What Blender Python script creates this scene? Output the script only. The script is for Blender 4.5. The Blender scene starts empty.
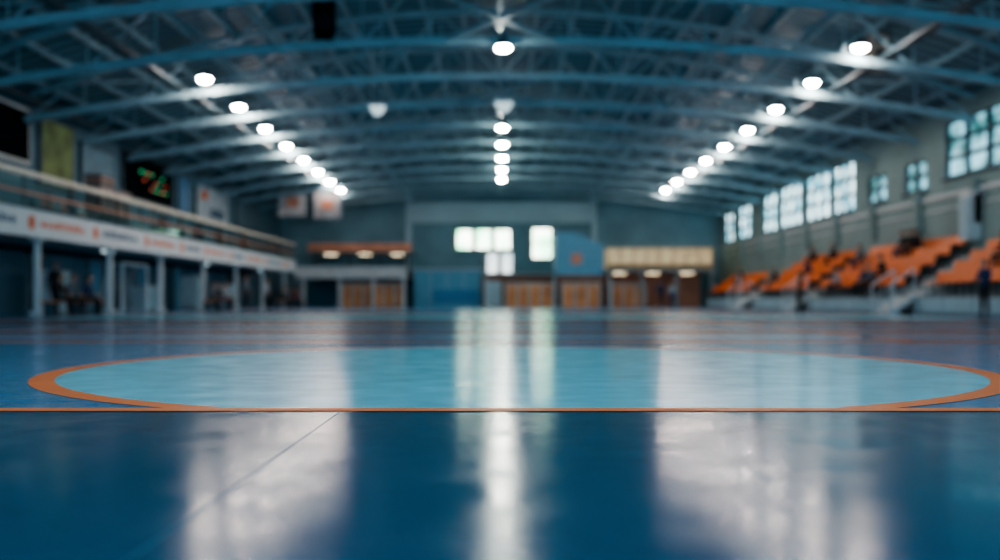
import bpy, math, random
from mathutils import Vector, Matrix
random.seed(7)
S=bpy.context.scene
COL=S.collection

# ---------------------------------------------------------------- materials
def mat(name,c,rough=.6,metal=0,var=.15,scale=3,bump=0,emis=None,es=0,spec=.5):
    m=bpy.data.materials.new(name); m.use_nodes=True
    nt=m.node_tree; n=nt.nodes; b=n['Principled BSDF']
    tc=n.new('ShaderNodeNewGeometry'); no=n.new('ShaderNodeTexNoise')
    no.inputs['Scale'].default_value=scale; no.inputs['Detail'].default_value=4
    nt.links.new(tc.outputs['Position'],no.inputs['Vector'])
    cr=n.new('ShaderNodeValToRGB')
    lo=[max(0,x*(1-var)) for x in c]; hi=[min(1,x*(1+var)) for x in c]
    cr.color_ramp.elements[0].position=.3; cr.color_ramp.elements[1].position=.7
    cr.color_ramp.elements[0].color=(*lo,1); cr.color_ramp.elements[1].color=(*hi,1)
    nt.links.new(no.outputs['Fac'],cr.inputs['Fac'])
    nt.links.new(cr.outputs['Color'],b.inputs['Base Color'])
    b.inputs['Roughness'].default_value=rough; b.inputs['Metallic'].default_value=metal
    b.inputs['Specular IOR Level'].default_value=spec
    if bump:
        bp=n.new('ShaderNodeBump'); bp.inputs['Strength'].default_value=bump
        nt.links.new(no.outputs['Fac'],bp.inputs['Height']); nt.links.new(bp.outputs['Normal'],b.inputs['Normal'])
    if emis:
        b.inputs['Emission Color'].default_value=(*emis,1); b.inputs['Emission Strength'].default_value=es
    return m

# ---------------------------------------------------------------- mesh builder
class MB:
    def __init__(s): s.v=[]; s.f=[]; s.m=[]; s.sm=[]
    def add(s,vs,fs,mi=0,smooth=False):
        o=len(s.v); s.v+= [tuple(v) for v in vs]
        for f in fs: s.f.append(tuple(o+i for i in f)); s.m.append(mi); s.sm.append(smooth)
    def box(s,x0,x1,y0,y1,z0,z1,mi=0):
        vs=[(x,y,z) for z in(z0,z1) for y in(y0,y1) for x in(x0,x1)]
        s.add(vs,[(0,2,3,1),(4,5,7,6),(0,1,5,4),(2,6,7,3),(0,4,6,2),(1,3,7,5)],mi)
    def bar(s,p,q,w,h=None,mi=0):
        h=h or w; p=Vector(p); q=Vector(q); d=(q-p).normalized()
        up=Vector((0,0,1)) if abs(d.z)<.95 else Vector((0,1,0))
        a=d.cross(up).normalized()*w/2; b=a.cross(d).normalized()*h/2
        vs=[p-a-b,p+a-b,p+a+b,p-a+b,q-a-b,q+a-b,q+a+b,q-a+b]
        s.add(vs,[(0,3,2,1),(4,5,6,7),(0,1,5,4),(1,2,6,5),(2,3,7,6),(3,0,4,7)],mi)
    def cyl(s,p,q,r0,r1=None,n=12,mi=0,caps=True):
        r1=r0 if r1 is None else r1; p=Vector(p); q=Vector(q); d=(q-p).normalized()
        up=Vector((0,0,1)) if abs(d.z)<.95 else Vector((0,1,0))
        a=d.cross(up).normalized(); b=a.cross(d).normalized()
        vs=[]
        for c,r in((p,r0),(q,r1)):
            for i in range(n):
                t=2*math.pi*i/n; vs.append(c+a*math.cos(t)*r+b*math.sin(t)*r)
        fs=[(i,(i+1)%n,n+(i+1)%n,n+i) for i in range(n)]
        s.add(vs,fs,mi,True)
        if caps: s.add(vs,[tuple(range(n))[::-1],tuple(range(n,2*n))],mi)
    def ball(s,c,r,n=12,k=8,mi=0,fn=None):
        r=(r,r,r) if not hasattr(r,'__len__') else r
        vs=[];fs=[]
        for j in range(k+1):
            ph=math.pi*j/k
            for i in range(n):
                t=2*math.pi*i/n
                p=Vector((math.sin(ph)*math.cos(t),math.sin(ph)*math.sin(t),math.cos(ph)))
                if fn: p=fn(p)
                vs.append((c[0]+p[0]*r[0],c[1]+p[1]*r[1],c[2]+p[2]*r[2]))
        for j in range(k):
            for i in range(n):
                fs.append((j*n+i,(j+1)*n+i,(j+1)*n+(i+1)%n,j*n+(i+1)%n))
        s.add(vs,fs,mi,True)
    def lathe(s,c,prof,n=12,mi=0):
        vs=[];fs=[]
        for r,z in prof:
            for i in range(n):
                t=2*math.pi*i/n; vs.append((c[0]+r*math.cos(t),c[1]+r*math.sin(t),c[2]+z))
        for j in range(len(prof)-1):
            for i in range(n): fs.append((j*n+i,j*n+(i+1)%n,(j+1)*n+(i+1)%n,(j+1)*n+i))
        s.add(vs,fs,mi,True)
    def mesh(s,name,mats):
        me=bpy.data.meshes.new(name); me.from_pydata(s.v,[],s.f); me.update()
        for m in mats: me.materials.append(m)
        me.polygons.foreach_set('material_index',s.m); me.polygons.foreach_set('use_smooth',s.sm)
        return me
    def obj(s,name,mats,parent=None,bevel=0):
        o=bpy.data.objects.new(name,s.mesh(name,mats)); COL.objects.link(o)
        if parent: o.parent=parent
        if bevel:
            b=o.modifiers.new('bev','BEVEL'); b.width=bevel; b.segments=2; b.limit_method='ANGLE'
        return o
def empty(name,loc=(0,0,0)):
    e=bpy.data.objects.new(name,None); e.location=loc; COL.objects.link(e); return e

HW=17.0; DB=77.0; FY=-9.0; LINE=4.27

# ---------------------------------------------------------------- floor
def floormat(name,colors,line=None,rough=.2,spec=.2):
    m=bpy.data.materials.new(name); m.use_nodes=True; nt=m.node_tree; n=nt.nodes; L=nt.links
    b=n['Principled BSDF']; g=n.new('ShaderNodeNewGeometry')
    no=n.new('ShaderNodeTexNoise'); no.inputs['Scale'].default_value=1.3; no.inputs['Detail'].default_value=6
    L.new(g.outputs['Position'],no.inputs['Vector'])
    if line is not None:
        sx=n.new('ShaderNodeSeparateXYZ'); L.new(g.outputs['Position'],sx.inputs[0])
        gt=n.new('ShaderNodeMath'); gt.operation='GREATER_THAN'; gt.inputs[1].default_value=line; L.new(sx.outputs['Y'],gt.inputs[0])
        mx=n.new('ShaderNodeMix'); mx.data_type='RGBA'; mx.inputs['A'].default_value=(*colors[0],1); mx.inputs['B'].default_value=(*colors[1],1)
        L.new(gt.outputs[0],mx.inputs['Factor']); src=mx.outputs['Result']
    else:
        rg=n.new('ShaderNodeRGB'); rg.outputs[0].default_value=(*colors[0],1); src=rg.outputs[0]
    mr=n.new('ShaderNodeMapRange'); mr.inputs['To Min'].default_value=.85; mr.inputs['To Max'].default_value=1.12
    L.new(no.outputs['Fac'],mr.inputs['Value'])
    hs=n.new('ShaderNodeHueSaturation'); L.new(src,hs.inputs['Color']); L.new(mr.outputs[0],hs.inputs['Value'])
    L.new(hs.outputs[0],b.inputs['Base Color'])
    n2=n.new('ShaderNodeTexNoise'); n2.inputs['Scale'].default_value=3.5; n2.inputs['Detail'].default_value=9
    L.new(g.outputs['Position'],n2.inputs['Vector'])
    r=n.new('ShaderNodeMapRange'); r.inputs['From Min'].default_value=.3; r.inputs['From Max'].default_value=.7
    r.inputs['To Min'].default_value=rough-.05; r.inputs['To Max'].default_value=rough+.07
    L.new(n2.outputs['Fac'],r.inputs['Value']); L.new(r.outputs[0],b.inputs['Roughness'])
    n3=n.new('ShaderNodeTexNoise'); n3.inputs['Scale'].default_value=90; n3.inputs['Detail'].default_value=3
    L.new(g.outputs['Position'],n3.inputs['Vector'])
    bp=n.new('ShaderNodeBump'); bp.inputs['Strength'].default_value=.04; bp.inputs['Distance'].default_value=.01
    L.new(n3.outputs['Fac'],bp.inputs['Height']); L.new(bp.outputs[0],b.inputs['Normal'])
    b.inputs['Specular IOR Level'].default_value=spec
    return m
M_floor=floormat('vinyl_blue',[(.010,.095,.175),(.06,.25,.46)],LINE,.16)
M_cyan=floormat('vinyl_cyan',[(.24,.82,1.0)],rough=.16)
M_or=floormat('paint_orange',[(1.0,.27,.10)],rough=.4,spec=.1)
M_wh=floormat('paint_pale',[(1.0,.68,.64)],rough=.3)
M_seam=floormat('seam',[(.04,.20,.30)],rough=.35)
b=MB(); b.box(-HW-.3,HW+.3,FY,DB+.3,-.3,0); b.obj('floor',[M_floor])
cx,cy,R=.13,7.03,3.12
def disc(r,z,mi,inner=None):
    N=160; mb=MB()
    for i in range(N):
        t0=2*math.pi*i/N; t1=2*math.pi*(i+1)/N
        def P(rr,t): return (cx+rr*math.cos(t),max(LINE,cy+rr*math.sin(t)),z)
        if inner is None: mb.add([(cx,cy,z),P(r,t0),P(r,t1)],[(0,1,2)])
        else:
            if cy+r*math.sin((t0+t1)/2)<LINE: continue
            mb.add([P(inner,t0),P(r,t0),P(r,t1),P(inner,t1)],[(0,1,2,3)])
    return mb
cc=empty('court_centre_circle')
disc(R,.001,0).obj('circle_field',[M_cyan],cc)
disc(R,.002,0,R-.14).obj('circle_ring',[M_or],cc)
def strip(name,x0,x1,y0,y1,m,z=.003):
    mb=MB(); mb.add([(x0,y0,z),(x1,y0,z),(x1,y1,z),(x0,y1,z)],[(0,1,2,3)]); return mb.obj(name,[m])
strip('court_line',-HW+4,HW-4,LINE-.06,LINE+.06,M_or)
strip('floor_seam',-.674,-.668,FY,LINE-.06,M_seam,.001)
for (a,bb,c,d,m) in [(-12.5,12.5,11.1,11.3,M_or),(-12.5,12.5,12.6,12.85,M_wh),(-12.5,12.5,14.6,14.95,M_or),(-12,12,17.2,17.6,M_wh),
                     (-12.5,12.5,21.0,21.6,M_or),(-12,12,31,31.8,M_wh),(-12,12,44,45,M_wh),
                     (11.6,11.75,12,60,M_wh),(12.3,12.4,4.5,60,M_or),(-11.75,-11.6,12,60,M_wh),(-12.4,-12.3,4.5,60,M_or),
                     (7.4,7.52,9,40,M_wh),(-7.52,-7.4,14.6,40,M_wh),(4.6,4.72,11.2,31,M_or)]:
    strip('court_line',a,bb,c,d,m)
b=MB(); b.add([(-12,24,.0015),(12,24,.0015),(12,30.5,.0015),(-12,30.5,.0015)],[(0,1,2,3)]); b.obj('court_zone',[M_cyan])

# ---------------------------------------------------------------- shell
M_wallR=mat('wall_paint_green',(.30,.41,.40),.8,var=.12,scale=.6,bump=.05)
M_wallL=mat('wall_paint_blue',(.14,.25,.32),.8,var=.15,scale=.6)
M_wallB=mat('wall_paint_back',(.19,.34,.41),.8,var=.2,scale=.4)
M_steel=mat('steel_painted',(.30,.46,.53),.5,.1,var=.15,scale=1.5)
M_steelD=mat('steel_dark',(.07,.12,.15),.5,.3,var=.2)
M_white=mat('white_paint',(.75,.78,.79),.5,var=.06)
M_grey=mat('grey_concrete',(.32,.38,.40),.85,var=.15,bump=.1)
M_dark=mat('dark_void',(.015,.025,.035),.9,var=.3,spec=.1)
M_black=mat('black_screen',(.006,.009,.012),.9,var=.2,spec=0)

def zr(x): return 11.0-3.1*(x/HW)**2
def zc(x): return 8.4-.0055*x*x
m=bpy.data.materials.new('corrugated_roof'); m.use_nodes=True; nt=m.node_tree; n=nt.nodes; L=nt.links
g=n.new('ShaderNodeNewGeometry'); w=n.new('ShaderNodeTexWave'); w.bands_direction='Y'; w.inputs['Scale'].default_value=.45; w.inputs['Distortion'].default_value=0
L.new(g.outputs['Position'],w.inputs['Vector']); cr=n.new('ShaderNodeValToRGB')
cr.color_ramp.elements[0].color=(.022,.075,.105,1); cr.color_ramp.elements[1].color=(.13,.29,.37,1)
L.new(w.outputs['Fac'],cr.inputs[0]); L.new(cr.outputs[0],n['Principled BSDF'].inputs['Base Color'])
bp=n.new('ShaderNodeBump'); bp.inputs['Distance'].default_value=.08; L.new(w.outputs['Fac'],bp.inputs['Height']); L.new(bp.outputs[0],n['Principled BSDF'].inputs['Normal'])
n['Principled BSDF'].inputs['Roughness'].default_value=.5
M_roof=m
b=MB(); N=34; vs=[];fs=[]
for i in range(N+1):
    x=-HW-.3+(2*HW+.6)*i/N
    for (y,dz) in((FY,0),(DB+.3,0),(FY,.25),(DB+.3,.25)): vs.append((x,y,zr(x)+dz))
for i in range(N):
    o=4*i
    fs+= [(o,o+1,o+5,o+4),(o+2,o+6,o+7,o+3),(o,o+4,o+6,o+2),(o+1,o+3,o+7,o+5)]
fs+=[(0,2,3,1),(4*N,4*N+1,4*N+3,4*N+2)]
b.add(vs,fs,0); b.obj('ceiling',[M_roof])
b=MB()
for i in range(-12,13):
    x=i*1.35; b.box(x-.06,x+.06,FY,DB,zr(x)-.20,zr(x)-.01)
b.obj('roof_purlins',[M_steel])

tb=MB(); nx=[-16.8+33.6*i/16 for i in range(17)]
for i in range(16):
    x0,x1=nx[i],nx[i+1]
    tb.bar((x0,0,zc(x0)),(x1,0,zc(x1)),.2,.24,0)
    tb.bar((x0,0,zr(x0)-.32),(x1,0,zr(x1)-.32),.16,.18,0)
    if i%2==0: tb.bar((x0,0,zc(x0)),(x1,0,zr(x1)-.32),.07,.07,0)
    else: tb.bar((x0,0,zr(x0)-.32),(x1,0,zc(x1)),.07,.07,0)
for x in nx[1:-1]: tb.bar((x,0,zc(x)),(x,0,zr(x)-.32),.05,.05,0)
tm=tb.mesh('roof_truss',[M_steel])
TY=[1.1+4.9*k for k in range(-1,16)]
for y in TY:
    o=bpy.data.objects.new('roof_truss',tm); o.location=(0,y,0); COL.objects.link(o)
b=MB()
for x in(-6.7,0,6.7): b.bar((x,FY+.5,zc(x)+.02),(x,DB,zc(x)+.02),.08,.10)
for k in range(len(TY)-1):
    y0,y1=TY[k],TY[k+1]
    if k in(5,6,8,12):
        for a,c in((-1.7,1.7),(1.7,-1.7)): b.bar((a,y0,zc(a)),(c,y1,zc(c)),.13,.13)
    for sx in(-1,1):
        if k%2==0:
            for a,c in((6.7,10),(10,6.7)): b.bar((sx*a,y0,zr(a)-.3),(sx*c,y1,zr(c)-.3),.07,.07)
            for a,c in((11,15.5),(15.5,11)): b.bar((sx*a,y0,zr(a)-.3),(sx*c,y1,zr(c)-.3),.07,.07)
        if k%3==0: b.bar((sx*6.7,y0,zc(6.7)),(sx*6.7,y1,zr(6.7)-.3),.07,.07)
b.obj('roof_bracing',[M_steel])

for x in(-11.4,12.0):
    b=MB(); b.box(x-.15,x+.15,20,74,7.95,7.99); b.box(x-.15,x-.12,20,74,7.99,8.1); b.box(x+.12,x+.15,20,74,7.99,8.1)
    for y in TY[4:]:
        if y<74: b.cyl((x,y+.3,8.05),(x,y+.3,zr(x)-.1),.015,n=6)
    b.obj('cable_tray',[M_steelD])

def lampmat(nm,c): return mat(nm,(.9,.9,.85),.3,emis=c,es=118)
M_lamp=lampmat('lamp_glass_warm',(1.0,.85,.76)); M_lampC=lampmat('lamp_glass_neutral',(.97,1.0,.88))
meshes=[]
for LM in(M_lamp,M_lampC):
    b=MB()
    b.lathe((0,0,0),[(0,.28),(.10,.28),(.12,.16),(.20,.08),(.26,.05),(.26,.02),(.22,.02)],mi=0)
    b.lathe((0,0,0),[(.22,.02),(.21,-.04),(.13,-.09),(.0001,-.11)],mi=1)
    b.cyl((0,0,.28),(0,0,.75),.015,n=6,mi=0)
    meshes.append(b.mesh('high_bay_lamp',[M_steelD,LM]))
def lamp(x,y,k=0,z=8.1):
    o=bpy.data.objects.new('high_bay_lamp',meshes[k]); o.location=(x,y-.35,z); COL.objects.link(o)
for k in range(9): lamp(10.9+.6*k/8,30.6+4.9*k)
for k in range(8): lamp(-10.2-.9*k/7,34.9+5.0*k)
for k in(0,3,4,5,6,7): lamp(.1,30.6+4.75*k+(-.2 if k else 0),1)
for x in(-10,0.1,11):
    for y in(1,9): lamp(x,y,1)  # unseen lamps above the frame, kept to brighten the near floor

# ---------------------------------------------------------------- walls
def winmat(name,c1,c2,st,sc=.8):
    m=bpy.data.materials.new(name); m.use_nodes=True; nt=m.node_tree; n=nt.nodes; L=nt.links
    g=n.new('ShaderNodeNewGeometry'); no=n.new('ShaderNodeTexNoise'); no.inputs['Scale'].default_value=sc; no.inputs['Detail'].default_value=5
    L.new(g.outputs['Position'],no.inputs['Vector']); cr=n.new('ShaderNodeValToRGB')
    cr.color_ramp.elements[0].position=.4; cr.color_ramp.elements[1].position=.58
    cr.color_ramp.elements[0].color=(*c1,1); cr.color_ramp.elements[1].color=(*c2,1)
    L.new(no.outputs['Fac'],cr.inputs[0]); p=n['Principled BSDF']; L.new(cr.outputs[0],p.inputs['Emission Color'])
    p.inputs['Emission Strength'].default_value=st; p.inputs['Base Color'].default_value=(.1,.12,.12,1); p.inputs['Roughness'].default_value=.15
    return m
M_day=winmat('daylight_glass',(.12,.42,.52),(.70,.95,1),2.1,1.1)
M_dayG=winmat('daylight_glass_trees',(.02,.12,.12),(.30,.64,.76),1.1,1.0)
M_dayB=winmat('daylight_glass_back',(.30,.75,.45),(1,1,.88),4.2,1.0)

WIN=[(31.6,38.2,5.1,7.2,M_dayG,4,3),(39.8,42,4.9,6.1,M_dayG,2,2),(44,46.2,4.9,6.1,M_dayG,2,2),(48,51.1,4.8,7.2,M_day,3,3),(51.7,55.6,4.8,7.2,M_day,3,3),(56.6,60.7,4.8,7.2,M_day,3,3),
     (61.6,64.6,4.8,7.1,M_day,2,3),(68,71.2,4.8,7.0,M_day,2,3),(73,75.6,4.8,6.9,M_day,2,3),(22,28.5,5.1,7.2,M_dayG,5,3),(12,18.5,5.1,7.2,M_dayG,5,3)]
b=MB(); ys=sorted(WIN,key=lambda w:w[0]); y=FY
for w in ys:
    b.box(HW,HW+.3,y,w[0],0,zr(HW)+.02); b.box(HW,HW+.3,w[0],w[1],0,w[2]); b.box(HW,HW+.3,w[0],w[1],w[3],zr(HW)+.02); y=w[1]
b.box(HW,HW+.3,y,DB+.3,0,zr(HW)+.02)
b.obj('wall_right',[M_wallR])
for i,w in enumerate(WIN):
    e=empty('window_%d'%(i+1)); y0,y1,z0,z1,mm,nc,nr=w
    g=MB(); g.box(HW+.16,HW+.19,y0,y1,z0,z1); g.obj('glass',[mm],e)
    g=MB()
    for t in range(nc+1):
        yy=y0+(y1-y0)*t/nc; g.box(HW+.04,HW+.16,yy-.12,yy+.12,z0,z1)
    for t in range(nr+1):
        zz=z0+(z1-z0)*t/nr; g.box(HW+.04,HW+.16,y0,y1,zz-.07,zz+.07)
    g.box(HW-.12,HW+.1,y0-.1,y1+.1,z0-.12,z0-.03)
    g.obj('frame',[M_steelD],e)
for y in TY[1:]:
    if 6<y<76:
        b=MB(); xx=HW-.15; b.box(xx-.15,xx+.15,y-.2,y+.2,3.2,4.7); b.box(xx-.2,xx+.15,y-.26,y+.26,4.6,4.75)
        b.obj('wall_pilaster',[M_wallR])
b=MB(); b.box(HW-.1,HW,FY,DB,4.35,4.5); b.box(HW-.06,HW,FY,DB,3.9,3.96); b.obj('trim_1',[M_white])
b=MB(); b.box(-HW-.3,-HW,FY,DB+.3,0,zr(HW)+.02); b.obj('wall_left',[M_wallL])
b=MB(); N=34; vs=[];fs=[]
for i in range(N+1):
    x=-HW+2*HW*i/N
    for y in(DB,DB+.3): vs+=[(x,y,0),(x,y,zr(x)+.02)]
for i in range(N):
    o=4*i; fs+=[(o,o+4,o+5,o+1),(o+2,o+3,o+7,o+6)]
b.add(vs,fs,0); b.obj('wall_back',[M_wallB])

def backwin(name,x0,x1,z0,z1,m,nc,nr=1,yy=DB):
    e=empty(name); g=MB(); g.box(x0,x1,yy-.06,yy-.02,z0,z1); g.obj('glass',[m],e); g=MB()
    for t in range(nc+1):
        x=x0+(x1-x0)*t/nc; g.box(x-.17,x+.17,yy-.16,yy-.0,z0-.08,z1+.08)
    for t in range(nr+1):
        z=z0+(z1-z0)*t/nr; g.box(x0,x1,yy-.16,yy-.0,z-.06,z+.06)
    g.obj('frame',[M_grey],e)
backwin('window_20',-3.46,.95,4.35,5.9,M_dayB,3)
backwin('window_21',2.35,4.1,3.65,6.0,M_dayB,1,2)
backwin('door_1',-1.15,1.1,2.5,4.1,winmat('glass_door',(.5,.6,.62),(.75,.8,.8),1.6),2,1)

M_lpanel=mat('panel_pale_blue',(.46,.62,.68),.6,var=.08,scale=.5)
M_bpanel=mat('panel_blue',(.05,.28,.55),.5,var=.1)
M_bgrey=mat('panel_bluegrey',(.20,.46,.64),.6,var=.1)
M_orw=mat('orange_wood',(.95,.34,.13),.5,var=.25,scale=1)
M_creamGlow=mat('cream_panel_glow',(.90,.74,.50),.6,var=.25,scale=1.5,emis=(1,.70,.36),es=.16)  # warm emission added so the kiosk front looks lit
M_brown=mat('brown_panel',(.30,.15,.11),.7,var=.3)
M_pink=mat('salmon_fascia',(.80,.34,.22),.6,var=.2,scale=1)
M_fillW=mat('fill_tube_warm',(.8,.85,.85),.4,emis=(1,.80,.52),es=3)
M_fillC=mat('fill_tube_cool',(.8,.85,.85),.4,emis=(.75,.95,1),es=1.2)
def filltube(x,y,z,ln,along='x',m=None):  # added fill light in tube form, brightens kiosk, back wall and gallery
    g=MB()
    if along=='x':
        g.box(x-ln/2,x+ln/2,y-.05,y+.05,z-.03,z,0); g.cyl((x-ln/2+.05,y,z-.06),(x+ln/2-.05,y,z-.06),.03,n=6,mi=1)
    else:
        g.box(x-.05,x+.05,y-ln/2,y+ln/2,z-.03,z,0); g.cyl((x,y-ln/2+.05,z-.06),(x,y+ln/2-.05,z-.06),.03,n=6,mi=1)
    g.obj('fill_tube',[M_steelD,m or M_fillW])
b=MB(); b.box(-7,7.2,76.7,76.98,6.4,8.0); b.box(-7.2,-6.8,76.5,76.98,2,8.2); b.box(7.0,7.4,76.5,76.98,2,8.2); b.obj('trim_2',[M_lpanel])
b=MB(); b.add([(3.9,70,2.2),(7.3,70,2.2),(7.3,70,4.3),(5.2,70,5.2),(3.9,70,5.2),(3.9,74,2.2),(7.3,74,2.2),(7.3,74,4.3),(5.2,74,5.2),(3.9,74,5.2)],
 [(0,1,2,3,4),(9,8,7,6,5),(0,5,6,1),(1,6,7,2),(2,7,8,3),(3,8,9,4),(4,9,5,0)],0)
b.box(4.1,7.2,70.05,73.9,0,2.2,1); b.box(5.0,5.7,69.93,70,3.0,3.7,2)
b.obj('announcer_booth',[M_bgrey,M_brown,M_pink])
b=MB(); b.box(-6.2,-1.4,72,76,0,2.6,0); b.box(-6.4,-1.2,71.8,76,2.6,2.75,1); b.box(-1.2,3.8,73,76,0,2.3,2); b.box(-1.3,3.85,72.8,76,2.3,2.42,1)
for x in(-5,-3.8,-2.6): b.box(x-.03,x+.03,71.94,72,0.1,2.5,1)
b.box(-4.8,-1.6,71.9,72,.3,1.2,3)
b.obj('stage_block',[M_bgrey,M_lpanel,M_brown,M_bpanel])
def lockers(x0,x1,y,z1,n):
    g=MB(); g.box(x0,x1,y,y+.5,0,z1,0)
    for i in range(n+1):
        x=x0+(x1-x0)*i/n; g.box(x-.05,x+.05,y-.03,y,0,z1,1)
    for i in range(n):
        x=x0+(x1-x0)*(i+.8)/n; g.box(x-.03,x+.03,y-.05,y,z1*.5,z1*.6,2)
        for q in range(3): g.box(x0+(x1-x0)*(i+.25)/n,x0+(x1-x0)*(i+.6)/n,y-.02,y,z1*.85-q*.06,z1*.85-q*.06+.02,1)
    g.box(x0-.05,x1+.05,y-.05,y+.5,z1,z1+.08,1)
    g.obj('locker_bank',[M_orw,M_lpanel,M_steelD])
lockers(-10.9,-6.6,69.1,1.6,6); lockers(.4,3.7,70,1.6,4); lockers(4.3,6.9,69,1.6,3); lockers(7.9,10.3,70.6,1.6,3)
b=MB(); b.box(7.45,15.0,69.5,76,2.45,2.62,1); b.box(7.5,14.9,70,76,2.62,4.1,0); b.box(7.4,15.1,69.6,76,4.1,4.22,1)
for i in range(9): b.box(7.5+i*.92-.04,7.5+i*.92+.04,69.93,70,2.62,4.1,2)
b.box(7.5,14.9,69.9,70,2.62,3.0,2)
for x in(7.6,9.9,12.3,14.8): b.box(x-.1,x+.1,69.6,69.8,0,2.45,1)
b.box(7.5,14.8,74,74.2,0,2.45,3)
b.obj('kiosk',[M_creamGlow,M_grey,mat('kiosk_frame',(.50,.34,.2),.6),M_pink])
for x in(8.6,11,13.5): filltube(x,72,2.44,1.0)
for x in(-12.5,-10,-7.6): filltube(x,74.0,3.89,1.0)
g=MB(); g.box(-1.2,.2,70.5,70.8,0,1.9,0); g.box(-1.1,.1,70.45,70.5,.1,1.8,1); g.obj('partition_panel',[M_brown,M_lpanel])
for x in(-1.0,3.75,7.55):
    g=MB(); g.cyl((x,68.5,0),(x,68.5,1.9),.06,n=8); g.cyl((x,68.5,0),(x,68.5,.06),.2,n=12); g.ball((x,68.5,1.93),.08,8,6); g.obj('barrier_post',[M_white])

b=MB(); b.box(-14,-6.45,68.5,76.9,2.0,2.2,0); b.box(-14,-6.45,68.3,68.5,1.95,2.75,1)
b.box(-14,-6.45,72.9,73.0,4.0,4.6,2); b.box(-14,-6.45,73,76.9,3.9,4.0,0)
for x in(-13.5,-11,-8.7,-6.6): b.box(x-.12,x+.12,68.6,68.8,0,2.0,1); b.box(x-.08,x+.08,72.8,72.96,2.2,4.0,3)
for i in range(12): b.box(-13.9+i*.63-.02,-13.9+i*.63+.02,68.35,68.4,2.75,3.3,3)
b.box(-14,-6.45,68.33,68.42,3.3,3.36,3)
b.obj('back_gallery',[M_grey,mat('pale_fascia',(.78,.74,.72),.6),M_pink,M_steelD])
M_cloth=mat('banner_cloth',(.62,.58,.58),.8,var=.25,scale=2)
for (x0,x1,z0,z1) in((-14.6,-12.8,6.0,7.75),(-12.3,-10.5,5.85,7.6)):
    b=MB(); b.box(x0,x1,65.98,66.02,z0,z1,0); b.box(x0+.5,x1-.5,65.95,65.98,z0+.6,z1-.5,1); b.box(x0-.05,x1+.05,65.95,66.05,z1,z1+.06,2)
    for x in(x0+.1,x1-.1): b.cyl((x,66,z1),(x,66,zr(x)-.05),.012,n=6,mi=2)
    b.obj('hanging_banner',[M_cloth,M_pink,M_steelD])

# ---------------------------------------------------------------- left gallery
BX=-14.0
M_bann=mat('banner_white',(.84,.87,.90),.6,var=.06)
M_red=mat('print_orange',(.85,.20,.07),.6); M_navy=mat('print_navy',(.05,.12,.22),.6)
b=MB(); b.box(-HW+.01,BX,FY,68.2,2.42,2.6,0)
b.box(-HW+.01,-15.4,FY,68.2,2.6,3.0,0); b.box(-HW+.01,-16.2,FY,68.2,3.0,3.4,0)
b.obj('left_gallery',[M_grey])
b=MB(); b.box(BX,BX+.08,FY,68.2,2.35,3.18,0); b.box(BX-.02,BX+.12,FY,68.2,3.18,3.22,2)
y=14.0; k=0
def dsk(mb,y,z,r,mi,x=BX+.085):
    vs=[(x,y+r*math.cos(2*math.pi*i/20),z+r*math.sin(2*math.pi*i/20)) for i in range(20)]
    mb.add(vs,[tuple(range(20))],mi)
while y<66:
    dsk(b,y,2.78,.22,1)
    yy=y+.6
    for i in range(random.randint(6,12)):
        wd=random.uniform(.12,.3); b.box(BX+.08,BX+.085,yy,yy+wd,2.68,2.68+random.choice((.16,.2,.24)),3 if k%2 else 1); yy+=wd+.1
        if yy>66: break
    y=yy+.9; k+=1
b.obj('gallery_banner',[M_bann,M_red,M_steelD,M_navy])
m=bpy.data.materials.new('guard_glass'); m.use_nodes=True; nt=m.node_tree; n=nt.nodes; L=nt.links
tr=n.new('ShaderNodeBsdfTransparent'); tr.inputs[0].default_value=(.80,.92,.92,1); gl=n.new('ShaderNodeBsdfGlossy'); gl.inputs['Roughness'].default_value=.05; gl.inputs[0].default_value=(.8,.9,.9,1)
mx=n.new('ShaderNodeMixShader'); mx.inputs[0].default_value=.06; L.new(tr.outputs[0],mx.inputs[1]); L.new(gl.outputs[0],mx.inputs[2]); L.new(mx.outputs[0],n['Material Output'].inputs[0])
M_guard=m
b=MB(); y=FY
while y<67.5:
    b.box(BX+.0,BX+.02,y+.05,min(y+1.55,68.1),3.24,4.1,0); b.box(BX-.02,BX+.04,y-.03,y+.03,3.22,4.2,1); y+=1.6
b.box(BX-.06,BX+.08,FY,68.2,4.15,4.3,2); b.box(BX-.01,BX+.05,FY,68.2,3.62,3.68,3)
b.obj('glass_guard_rail',[M_guard,M_steelD,mat('cream_rail',(.85,.74,.62),.4),M_pink])
for i,y in enumerate([10,16,22,30.8,36.5,42,48,54,60,66]):
    b=MB(); b.box(BX-.33,BX-.17,y-.08,y+.08,0,2.41,0); b.box(BX-.42,BX-.08,y-.17,y+.17,0,.12,0); b.box(BX-.42,BX-.08,y-.17,y+.17,2.28,2.41,0)
    b.obj('gallery_column',[M_white])
for i in range(9):
    y0=20+5.3*i; b=MB(); b.box(-16.98,-16.9,y0,y0+1.1,0,2.1,0); b.box(-16.99,-16.86,y0-.08,y0,0,2.18,1); b.box(-16.99,-16.86,y0+1.1,y0+1.18,0,2.18,1); b.box(-16.99,-16.86,y0-.08,y0+1.18,2.1,2.18,1)
    b.box(-16.9,-16.84,y0+.9,y0+1.0,.95,1.05,1)
    b.obj('door_%d'%(i+2),[random.choice([M_bgrey,M_dark,M_lpanel]),M_grey])
for y in(39,52,64): filltube(-15.3,y,2.41,1.2,'y',M_fillC)  # dim fill tubes added to lift the dark area under the gallery
b=MB(); b.box(-16.99,-16.93,FY,68,2.2,2.38); b.obj('trim_3',[M_dark])
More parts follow.
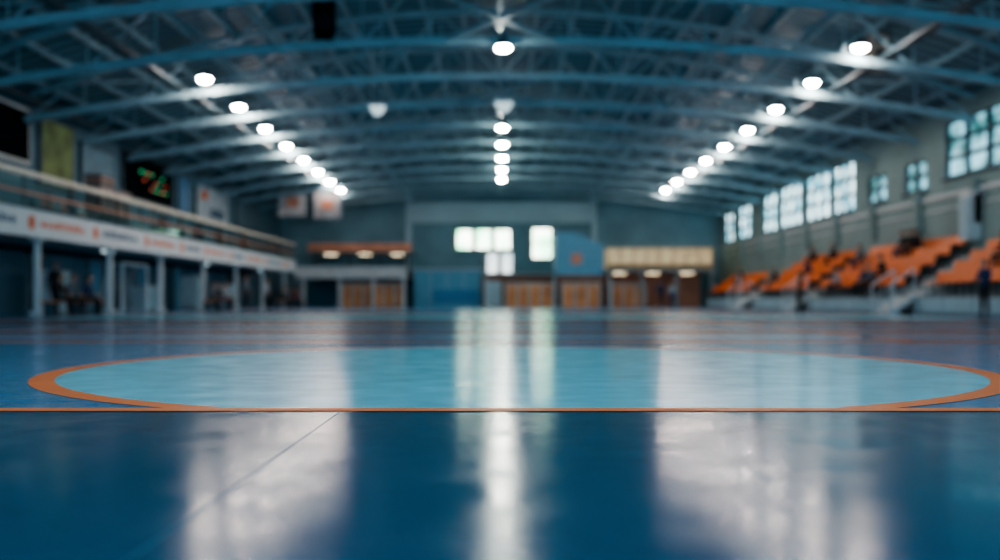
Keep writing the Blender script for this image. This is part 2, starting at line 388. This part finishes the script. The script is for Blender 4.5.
def seatprof(mb,px,py,pz,dirx,w=.44,mi=0,leg=1):
    pr=[(0,.40),(.05,.43),(.36,.40),(.42,.46),(.50,.80)]
    th=.035
    for i in range(len(pr)-1):
        (a,za),(c,zc_)=pr[i],pr[i+1]
        d=Vector((c-a,zc_-za)).normalized(); nrm=(-d.y*th,d.x*th)
        vs=[]
        for y in(py-w/2,py+w/2):
            for (q,z) in((a,za),(c,zc_),(c+nrm[0],zc_+nrm[1]),(a+nrm[0],za+nrm[1])): vs.append((px+dirx*q,y,pz+z))
        mb.add(vs,[(0,1,2,3),(7,6,5,4),(0,4,5,1),(1,5,6,2),(2,6,7,3),(3,7,4,0)],mi)
    mb.box(min(px+dirx*.2,px+dirx*.26),max(px+dirx*.2,px+dirx*.26),py-.04,py+.04,pz,pz+.41,leg)
M_seatO=mat('seat_orange',(1.0,.21,.02),.4,var=.06)
M_seatB=mat('seat_brown',(.45,.18,.12),.5)
M_seatT=mat('seat_teal',(.08,.26,.32),.5)
M_seatW=mat('seat_pale',(.55,.60,.60),.5)
b=MB(); y=20
while y<66:
    if int(y/6)%3!=2:
        for (x,z) in((-14.9,2.6),(-15.7,3.0),(-16.45,3.4)): seatprof(b,x,y,z,-1,.44,random.choice((0,2,2,3)),1)
    y+=.55
b.obj('gallery_seating',[M_seatB,M_steelD,M_seatT,M_seatW])
def crate_stack(y0,n,z,x=-14.9):
    g=MB()
    for i in range(n):
        zz=z+i*.42; o=random.uniform(-.05,.05)
        g.box(x-.3,x+.3,y0+o,y0+1.3+o,zz,zz+.40,i%2); g.box(x+.3,x+.32,y0+o+.1,y0+o+1.2,zz+.05,zz+.12,2)
        g.box(x-.32,x+.32,y0+o-.02,y0+1.32+o,zz+.34,zz+.4,2)
    g.obj('crate_stack',[mat('crate_tan',(.45,.33,.30),.7),mat('crate_brown',(.28,.17,.14),.7),M_steelD],bevel=.01)
crate_stack(36.6,6,2.6); crate_stack(38.2,5,2.6)

WX=-16.98
def wpanel(name,y0,y1,z0,z1,mats,deco=None):
    g=MB(); g.box(WX,WX+.12,y0,y1,z0,z1,0); g.box(WX+.12,WX+.14,y0+.12,y1-.12,z0+.12,z1-.12,1)
    if deco: deco(g)
    return g.obj(name,mats)
M_yg=mat('yellow_green_cloth',(.24,.30,.13),.8,var=.35,scale=1.5)
wpanel('wall_screen',32.0,35.9,5.3,7.3,[M_white,M_black])
wpanel('wall_poster',36.7,39.6,4.7,7.3,[M_steelD,M_yg])
wpanel('wall_poster',40.3,43.6,5.0,6.9,[M_steelD,mat('poster_slate',(.24,.36,.44),.8,var=.2)])
M_ledG=mat('led_green',(.05,.3,.1),.5,emis=(.1,1,.45),es=.8); M_ledR=mat('led_red',(.4,.05,.02),.5,emis=(1,.2,.1),es=.8)
def led(g):
    for r,z in enumerate((6.45,6.1,5.75)):
        for i in range(9):
            if random.random()<.5:
                y=46.3+i*.5; g.box(WX+.14,WX+.15,y,y+.16,z,z+.08,2 if (i+r)%3 else 3)
wpanel('scoreboard',44.7,51.6,5.1,7.3,[M_steelD,M_black,M_ledG,M_ledR],led)
M_blu=mat('banner_blue',(.12,.28,.48),.7,var=.2)
wpanel('wall_poster',52.4,54.2,5.0,7.1,[M_steelD,M_blu])
def deco(g):
    g.box(WX+.14,WX+.15,56.4,57.6,6.2,6.7,2); g.box(WX+.14,WX+.15,58.2,61,5.3,5.8,3)
wpanel('wall_poster',55.5,62,4.9,7.1,[M_steelD,mat('poster_grey',(.55,.62,.68),.7,var=.25,scale=1),M_red,M_navy],deco)
wpanel('wall_poster',64,70,5.2,6.9,[M_steelD,mat('poster_slate2',(.16,.24,.30),.8)])
b=MB(); b.cyl((-16.5,FY,7.55),(-16.5,76,7.55),.14,n=14)
b.obj('air_duct',[M_steelD])

# ---------------------------------------------------------------- right stand
SECT=[(24,33.8,5),(36.0,45.6,5),(47.2,55.8,5),(58.5,68.5,3)]
b=MB()
for i in range(5):
    b.box(14.2+.55*i,HW-.01,14,69 if i<3 else 57.5,(0 if i==0 else .6+.36*(i-1)),.6+.36*i,0)
for y in range(14,68,2): b.box(14.17,14.2,y+.05,y+1.95,.08,.52,1)
b.obj('concrete_stand',[M_grey,M_lpanel])
for (y0,y1,nr) in SECT:
    g=MB()
    for i in range(nr):
        y=y0+.3
        while y<y1-.2:
            seatprof(g,14.26+.55*i-.1,y,.6+.36*i,1,.47,0,1); y+=.52
    g.obj('stadium_seating',[M_seatO,M_steelD])
for (y0,y1) in((33.9,35.9),(45.7,47.1),(55.9,58.4)):
    g=MB()
    for s in range(3): g.box(14.2-.28*(3-s),14.16,y0+.2,y1-.2,0,.2*(s+1),0)
    for yy in(y0+.12,y1-.12):
        g.cyl((13.3,yy,0),(13.3,yy,1.0),.035,mi=1,n=8); g.cyl((14.1,yy,.0),(14.1,yy,1.55),.035,mi=1,n=8); g.cyl((13.3,yy,1.0),(14.1,yy,1.55),.035,mi=1,n=8)
        g.cyl((13.3,yy,.5),(14.1,yy,1.05),.02,mi=1,n=8)
    for i in range(4 if y0<50 else 2): g.box(14.75+.55*i-.28,14.75+.55*i-.01,y0+.3,y1-.3,.6+.36*i,.78+.36*i,0)
    g.obj('aisle_steps',[M_white,M_white])
b=MB(); b.box(16.5,16.95,35.2,35.9,2.6,4.2,0); b.box(16.45,16.5,35.25,35.85,2.7,4.1,1); b.box(16.6,16.95,35.0,36.1,4.2,4.28,0); b.obj('wall_cabinet',[M_white,M_lpanel])
for (x,y,z) in((-5.3,30,8.95),(12.4,33,8.6)):
    e=empty('hanging_speaker',(x,y,z)); e.rotation_euler=(math.radians(-12),0,math.radians(15))
    g=MB(); g.add([(-.35,-.28,-.65),(.35,-.28,-.65),(.25,.3,-.6),(-.25,.3,-.6),(-.35,-.28,.65),(.35,-.28,.65),(.25,.3,.6),(-.25,.3,.6)],[(0,3,2,1),(4,5,6,7),(0,1,5,4),(1,2,6,5),(2,3,7,6),(3,0,4,7)],0)
    g.obj('cabinet',[M_black if x<0 else mat('speaker_tan',(.35,.3,.27),.6)],e,bevel=.03)
    g=MB(); g.cyl((0,-.3,-.25),(0,-.28,-.25),.26,n=20,mi=0); g.cyl((0,-.3,.35),(0,-.28,.35),.13,n=20,mi=0); g.obj('cones',[M_dark],e)
    g=MB(); g.bar((-.3,0,.6),(-.2,0,1.2),.05,.05); g.bar((.3,0,.6),(.2,0,1.2),.05,.05); g.bar((-.36,0,-.1),(-.3,0,.7),.04,.06); g.bar((.36,0,-.1),(.3,0,.7),.04,.06); g.obj('bracket',[M_steelD],e)
for (x,y,sc) in((-4.9,39.9,.7),(0.15,39.2,.8)):
    g=MB(); g.box(x-.45*sc,x+.45*sc,y-.2,y+.2,8.2,8.32,0); g.add([(x-.45*sc,y-.2,8.2),(x+.45*sc,y-.2,8.2),(x+.45*sc,y+.2,8.2),(x-.45*sc,y+.2,8.2),(x-.2*sc,y-.1,7.85),(x+.2*sc,y-.1,7.85),(x+.2*sc,y+.1,7.85),(x-.2*sc,y+.1,7.85)],[(4,7,6,5),(0,1,5,4),(1,2,6,5),(2,3,7,6),(3,0,4,7)],1)
    for q in(-.3*sc,.3*sc): g.cyl((x+q,y,8.3),(x+q,y,zr(x)-.1),.012,n=6,mi=0)
    g.obj('box_lamp',[M_white,mat('box_glow',(.6,.65,.65),.4,emis=(.75,.95,1),es=.5)])

# ---------------------------------------------------------------- people
def skinmesh(verts,edges,rad,root,sub=1):
    me=bpy.data.meshes.new('sk'); me.from_pydata(verts,edges,[]); o=bpy.data.objects.new('sk',me); COL.objects.link(o)
    o.modifiers.new('s','SKIN'); sm=me.skin_vertices[0].data
    for i,r in enumerate(rad): sm[i].radius=(r[0],r[1]) if hasattr(r,'__len__') else (r,r); sm[i].use_root=(i==root)
    s=o.modifiers.new('ss','SUBSURF'); s.levels=sub; s.render_levels=sub
    bpy.context.view_layer.update(); dg=bpy.context.evaluated_depsgraph_get()
    r=bpy.data.meshes.new_from_object(o.evaluated_get(dg)); bpy.data.objects.remove(o); return r
M_skin=mat('skin',(.55,.32,.22),.5,var=.05); M_hair=mat('hair_dark',(.02,.014,.01),.6); M_shoe=mat('shoe',(.02,.02,.025),.5)
M_eye=mat('eye_dark',(.01,.01,.01),.2); M_lip=mat('lips',(.40,.14,.12),.5)
def person(name,loc,rz,pose,shirt,trouser,h=1.72,sleeve=True):
    P={}
    if pose=='stand':
        P=dict(pel=(0,0,.96),sp=(0,.0,1.14),ch=(0,.0,1.34),nk=(0,-.01,1.48),hd=(0,-.02,1.56))
        for s,k in((-1,'l'),(1,'r')):
            f=.10*s
            P['sh'+k]=(s*.18,0,1.41); P['el'+k]=(s*.25,.03,1.14); P['wr'+k]=(s*.27,-.10 if s>0 else -.02,.90)
            P['hp'+k]=(s*.095,0,.90); P['kn'+k]=(s*.11,-.04+f*.4,.50); P['an'+k]=(s*.12,f,.09); P['to'+k]=(s*.14,f-.17,.035)
    elif pose=='armsup':
        P=dict(pel=(0,0,.96),sp=(0,.0,1.14),ch=(0,.0,1.34),nk=(0,-.01,1.48),hd=(0,-.02,1.56))
        for s,k in((-1,'l'),(1,'r')):
            P['sh'+k]=(s*.18,0,1.41); P['el'+k]=(s*.24,-.04,1.16); P['wr'+k]=(s*.12,-.27,1.12)
            P['hp'+k]=(s*.095,0,.90); P['kn'+k]=(s*.11,-.03,.50); P['an'+k]=(s*.13,.0,.09); P['to'+k]=(s*.15,-.17,.035)
    else:
        P=dict(pel=(0,0,.57),sp=(0,-.02,.74),ch=(0,-.08,.93),nk=(0,-.13,1.06),hd=(0,-.16,1.14))
        for s,k in((-1,'l'),(1,'r')):
            P['sh'+k]=(s*.18,-.09,1.0); P['el'+k]=(s*.25,-.16,.76); P['wr'+k]=(s*.12,-.38,.68)
            P['hp'+k]=(s*.10,-.03,.55); P['kn'+k]=(s*.14,-.45,.54); P['an'+k]=(s*.13,-.42+.06*s,.09); P['to'+k]=(s*.15,-.59+.06*s,.035)
    e=empty(name,loc); e.rotation_euler=(0,0,rz); sc=h/1.76; e.scale=(sc,)*3
    R=dict(pel=(.155,.12),sp=(.14,.105),ch=(.165,.115),nk=(.058,.058),hd=(.05,.05),sh=.068,el=.045,wr=.03,hp=.095,kn=.062,an=.043,to=.04)
    keys=list(P); idx={k:i for i,k in enumerate(keys)}
    E=[('pel','sp','S'),('sp','ch','S'),('ch','nk','S'),('nk','hd','K')]
    for k in'lr': E+=[('ch','sh'+k,'S'),('sh'+k,'el'+k,'S'),('el'+k,'wr'+k,'S' if sleeve else 'K'),('pel','hp'+k,'T'),('hp'+k,'kn'+k,'T'),('kn'+k,'an'+k,'T'),('an'+k,'to'+k,'B')]
    me=skinmesh([P[k] for k in keys],[(idx[a],idx[c]) for a,c,_ in E],[R[k] if k in R else R[k[:2]] for k in keys],idx['pel'],2)
    ms={'S':0,'T':1,'K':2,'B':3}
    for m_ in(shirt,trouser,M_skin,M_shoe): me.materials.append(m_)
    segs=[(Vector(P[a]),Vector(P[c]),ms[t]) for a,c,t in E]
    for p in me.polygons:
        c=p.center; best=9;bi=0
        for a,q,mi in segs:
            d=q-a; t=max(0,min(1,(c-a).dot(d)/d.length_squared)); ds=(c-(a+d*t)).length
            if ds<best: best=ds;bi=mi
        p.material_index=bi; p.use_smooth=True
    o=bpy.data.objects.new('body',me); COL.objects.link(o); o.parent=e
    hc=Vector(P['hd'])+Vector((0,-.015,.085)); g=MB()
    def hf(p):
        q=p.copy()
        if p.z<0: q.x*=1-.28*(-p.z); q.y=q.y*(1-.12*(-p.z))-.08*(-p.z)
        return q
    g.ball(hc,(.078,.098,.118),20,14,0,hf)
    g.ball(hc+Vector((0,.012,.018)),(.085,.102,.112),20,14,1,lambda p: Vector((p.x,p.y if p.y>-.35 or p.z>.45 else -.35,max(p.z,-.55 if p.y>.1 else .25))))
    for s in(-1,1):
        g.ball(hc+Vector((s*.03,-.086,0)),(.013,.008,.008),8,6,2); g.ball(hc+Vector((s*.08,.0,-.01)),(.012,.02,.03),8,6,0)
        g.bar(hc+Vector((s*.017,-.093,.022)),hc+Vector((s*.045,-.086,.022)),.006,.006,1)
    g.add([hc+Vector(v) for v in((0,-.094,.005),(-.014,-.092,-.038),(.014,-.092,-.038),(0,-.122,-.034),(0,-.095,-.045))],[(0,1,3),(0,3,2),(1,4,3),(3,4,2)],0)
    g.ball(hc+Vector((0,-.092,-.062)),(.024,.008,.007),8,6,3)
    g.obj('head',[M_skin,M_hair,M_eye,M_lip],e)
    for s,k in((-1,'l'),(1,'r')):
        w_=Vector(P['wr'+k]); d=(w_-Vector(P['el'+k])).normalized(); side=Vector((0,1,0)) if pose=='stand' else Vector((1,0,0))
        side=(side-d*side.dot(d)).normalized(); inn=d.cross(side).normalized()*(1 if (d.cross(side)).x*s<0 else -1)
        if pose!='stand': inn=Vector((0,0,-1))
        V=[w_-d*.02,w_+d*.05]; ED=[(0,1)]; RR=[.026,(.036,.018)]
        for fi,(off,ln) in enumerate(((-.030,.066),(-.010,.078),(.010,.072),(.029,.058))):
            b0=w_+d*.085+side*off; b1=b0+d*ln*.5+inn*.008; b2=b0+d*ln*.85+inn*.03
            i=len(V); V+=[b0,b1,b2]; RR+=[.011,.009,.007]; ED+=[(1,i),(i,i+1),(i+1,i+2)]
        t0=w_+d*.03-side*.036; t1=t0+d*.03-side*.018+inn*.01; t2=t1+d*.028+inn*.01; i=len(V); V+=[t0,t1,t2]; RR+=[.014,.011,.009]; ED+=[(0,i),(i,i+1),(i+1,i+2)]
        hm=skinmesh([tuple(v) for v in V],ED,RR,0,1); hm.materials.append(M_skin)
        for p in hm.polygons: p.use_smooth=True
        ho=bpy.data.objects.new('hand_'+k,hm); COL.objects.link(ho); ho.parent=e
    return e
C_navy=mat('cloth_navy',(.02,.045,.13),.8); C_blk=mat('cloth_black',(.012,.014,.02),.8); C_gry=mat('cloth_grey',(.15,.17,.2),.8); C_wht=mat('cloth_white',(.5,.52,.55),.8); C_red=mat('cloth_red',(.35,.05,.04),.8)
person('standing_man',(13.72,28.3,0),math.radians(-70),'armsup',C_navy,C_blk,1.62)
pr=math.radians(-90)
def tierseat(i,y,sh,tr): person('seated_spectator',(14.26+.55*i+.13,y,.6+.36*i-.02),pr,'sit',sh,tr,1.7)
for a in((4,39.6,C_blk,C_blk),(4,40.2,C_blk,C_blk),(4,40.9,C_blk,C_navy),(0,38.6,C_gry,C_blk),(0,39.3,C_navy,C_blk),(1,38.9,C_blk,C_blk),(4,52.7,C_blk,C_blk),(1,62,C_wht,C_blk),(2,50,C_navy,C_blk),(3,44.2,C_gry,C_navy),(2,30.5,C_blk,C_blk),(2,64,C_blk,C_blk),(1,54,C_blk,C_gry),(4,49.5,C_blk,C_blk),(0,42.5,C_wht,C_blk)): tierseat(*a)
person('standing_man',(13.2,44,0),math.radians(-100),'stand',C_blk,C_blk,1.7)
person('standing_man',(10.6,66,0),math.radians(20),'stand',C_navy,C_blk,1.75)
person('standing_woman',(11.4,66.3,0),math.radians(-30),'stand',C_wht,C_navy,1.65)
def bench(y0,y1,x=-13.4):
    g=MB(); g.box(x-.18,x+.18,y0,y1,.40,.45,0); k=y0+.2
    while k<y1: g.box(x-.14,x+.14,k-.03,k+.03,0,.4,1); k+=(y1-y0-.4)/2
    g.obj('bench',[M_orw,M_steelD],bevel=.01)
bench(29.5,33.5); bench(45.5,49.5); bench(60,66)
for (y,a,c) in((30.2,C_blk,C_blk),(31.1,C_gry,C_blk),(32.3,C_navy,C_blk),(46.2,C_gry,C_blk),(47.4,C_blk,C_navy),(48.6,C_wht,C_blk),(61,C_blk,C_blk),(62.5,C_gry,C_blk),(64,C_blk,C_navy),(65.3,C_red,C_blk)):
    person('seated_player',(-13.42,y,-.02),math.radians(90),'sit',a,c,1.7)
person('standing_man',(-13.2,52,0),math.radians(60),'stand',C_gry,C_blk,1.74)
person('standing_man',(-14.9,33.5,0),math.radians(60),'stand',C_blk,C_blk,1.74)
person('standing_woman',(-13.3,57,0),math.radians(80),'stand',C_wht,C_blk,1.66)
for (y,a) in((33.5,C_gry),(41.3,C_wht),(42.5,C_blk),(45,C_wht),(47.5,C_navy),(51,C_blk),(56,C_red)): person('gallery_visitor',(-14.35,y,2.6),math.radians(90),'stand',a,C_blk,1.7)
M_net=mat('net',(.4,.43,.45),.8)
g=MB(); x=-14.7
for y in(38.9,41.6): g.cyl((x,y,0),(x,y,1.9),.06,n=10); g.cyl((x,y,1.9),(x-.5,y,1.85),.025,n=8); g.cyl((x-.5,y,1.85),(x-.9,y,0.03),.025,n=8); g.cyl((x,y,.03),(x-.9,y,.03),.025,n=8)
g.cyl((x,38.9,1.9),(x,41.6,1.9),.06,n=10); g.cyl((x-.9,38.9,.03),(x-.9,41.6,.03),.025,n=8)
for i in range(1,18): y=38.9+.15*i; g.cyl((x-.5,y,1.85),(x-.9,y,.03),.006,n=4,mi=1,caps=False)
for i in range(1,12): t=i/12; g.cyl((x-.5-.4*t,38.9,1.85-1.82*t),(x-.5-.4*t,41.6,1.85-1.82*t),.006,n=4,mi=1,caps=False)
g.obj('handball_goal',[M_white,M_net])
for (y,h) in((34.9,1.5),(44,1.1),(51,1.7),(57,1.4)):
    g=MB(); g.box(-16.3,-15.5,y,y+1.2,.05,h,0); g.box(-15.5,-15.48,y+.04,y+.58,.1,h-.05,1); g.box(-15.5,-15.48,y+.62,y+1.16,.1,h-.05,1); g.box(-15.48,-15.45,y+.5,y+.54,h*.5,h*.6,2); g.box(-16.3,-15.5,y,y+1.2,0,.05,2); g.box(-16.33,-15.46,y-.03,y+1.23,h,h+.03,2)
    g.obj('storage_cabinet',[M_white,M_lpanel,M_steelD],bevel=.008)

# ---------------------------------------------------------------- world, camera
w=bpy.data.worlds.new('world'); S.world=w; w.use_nodes=True
w.node_tree.nodes['Background'].inputs[0].default_value=(.28,.53,.74,1); w.node_tree.nodes['Background'].inputs[1].default_value=2.7
cam=bpy.data.cameras.new('cam'); co=bpy.data.objects.new('camera',cam); COL.objects.link(co)
co.location=(0,0,.47); co.rotation_euler=(math.radians(90),0,0)
cam.lens=36; cam.sensor_width=36; cam.shift_y=.02; cam.clip_end=300; cam.clip_start=.05
cam.dof.use_dof=True; cam.dof.focus_distance=4.6; cam.dof.aperture_fstop=.85
S.camera=co
S.view_settings.view_transform='AgX'
S.view_settings.look='AgX - Medium High Contrast'
S.view_settings.exposure=.75
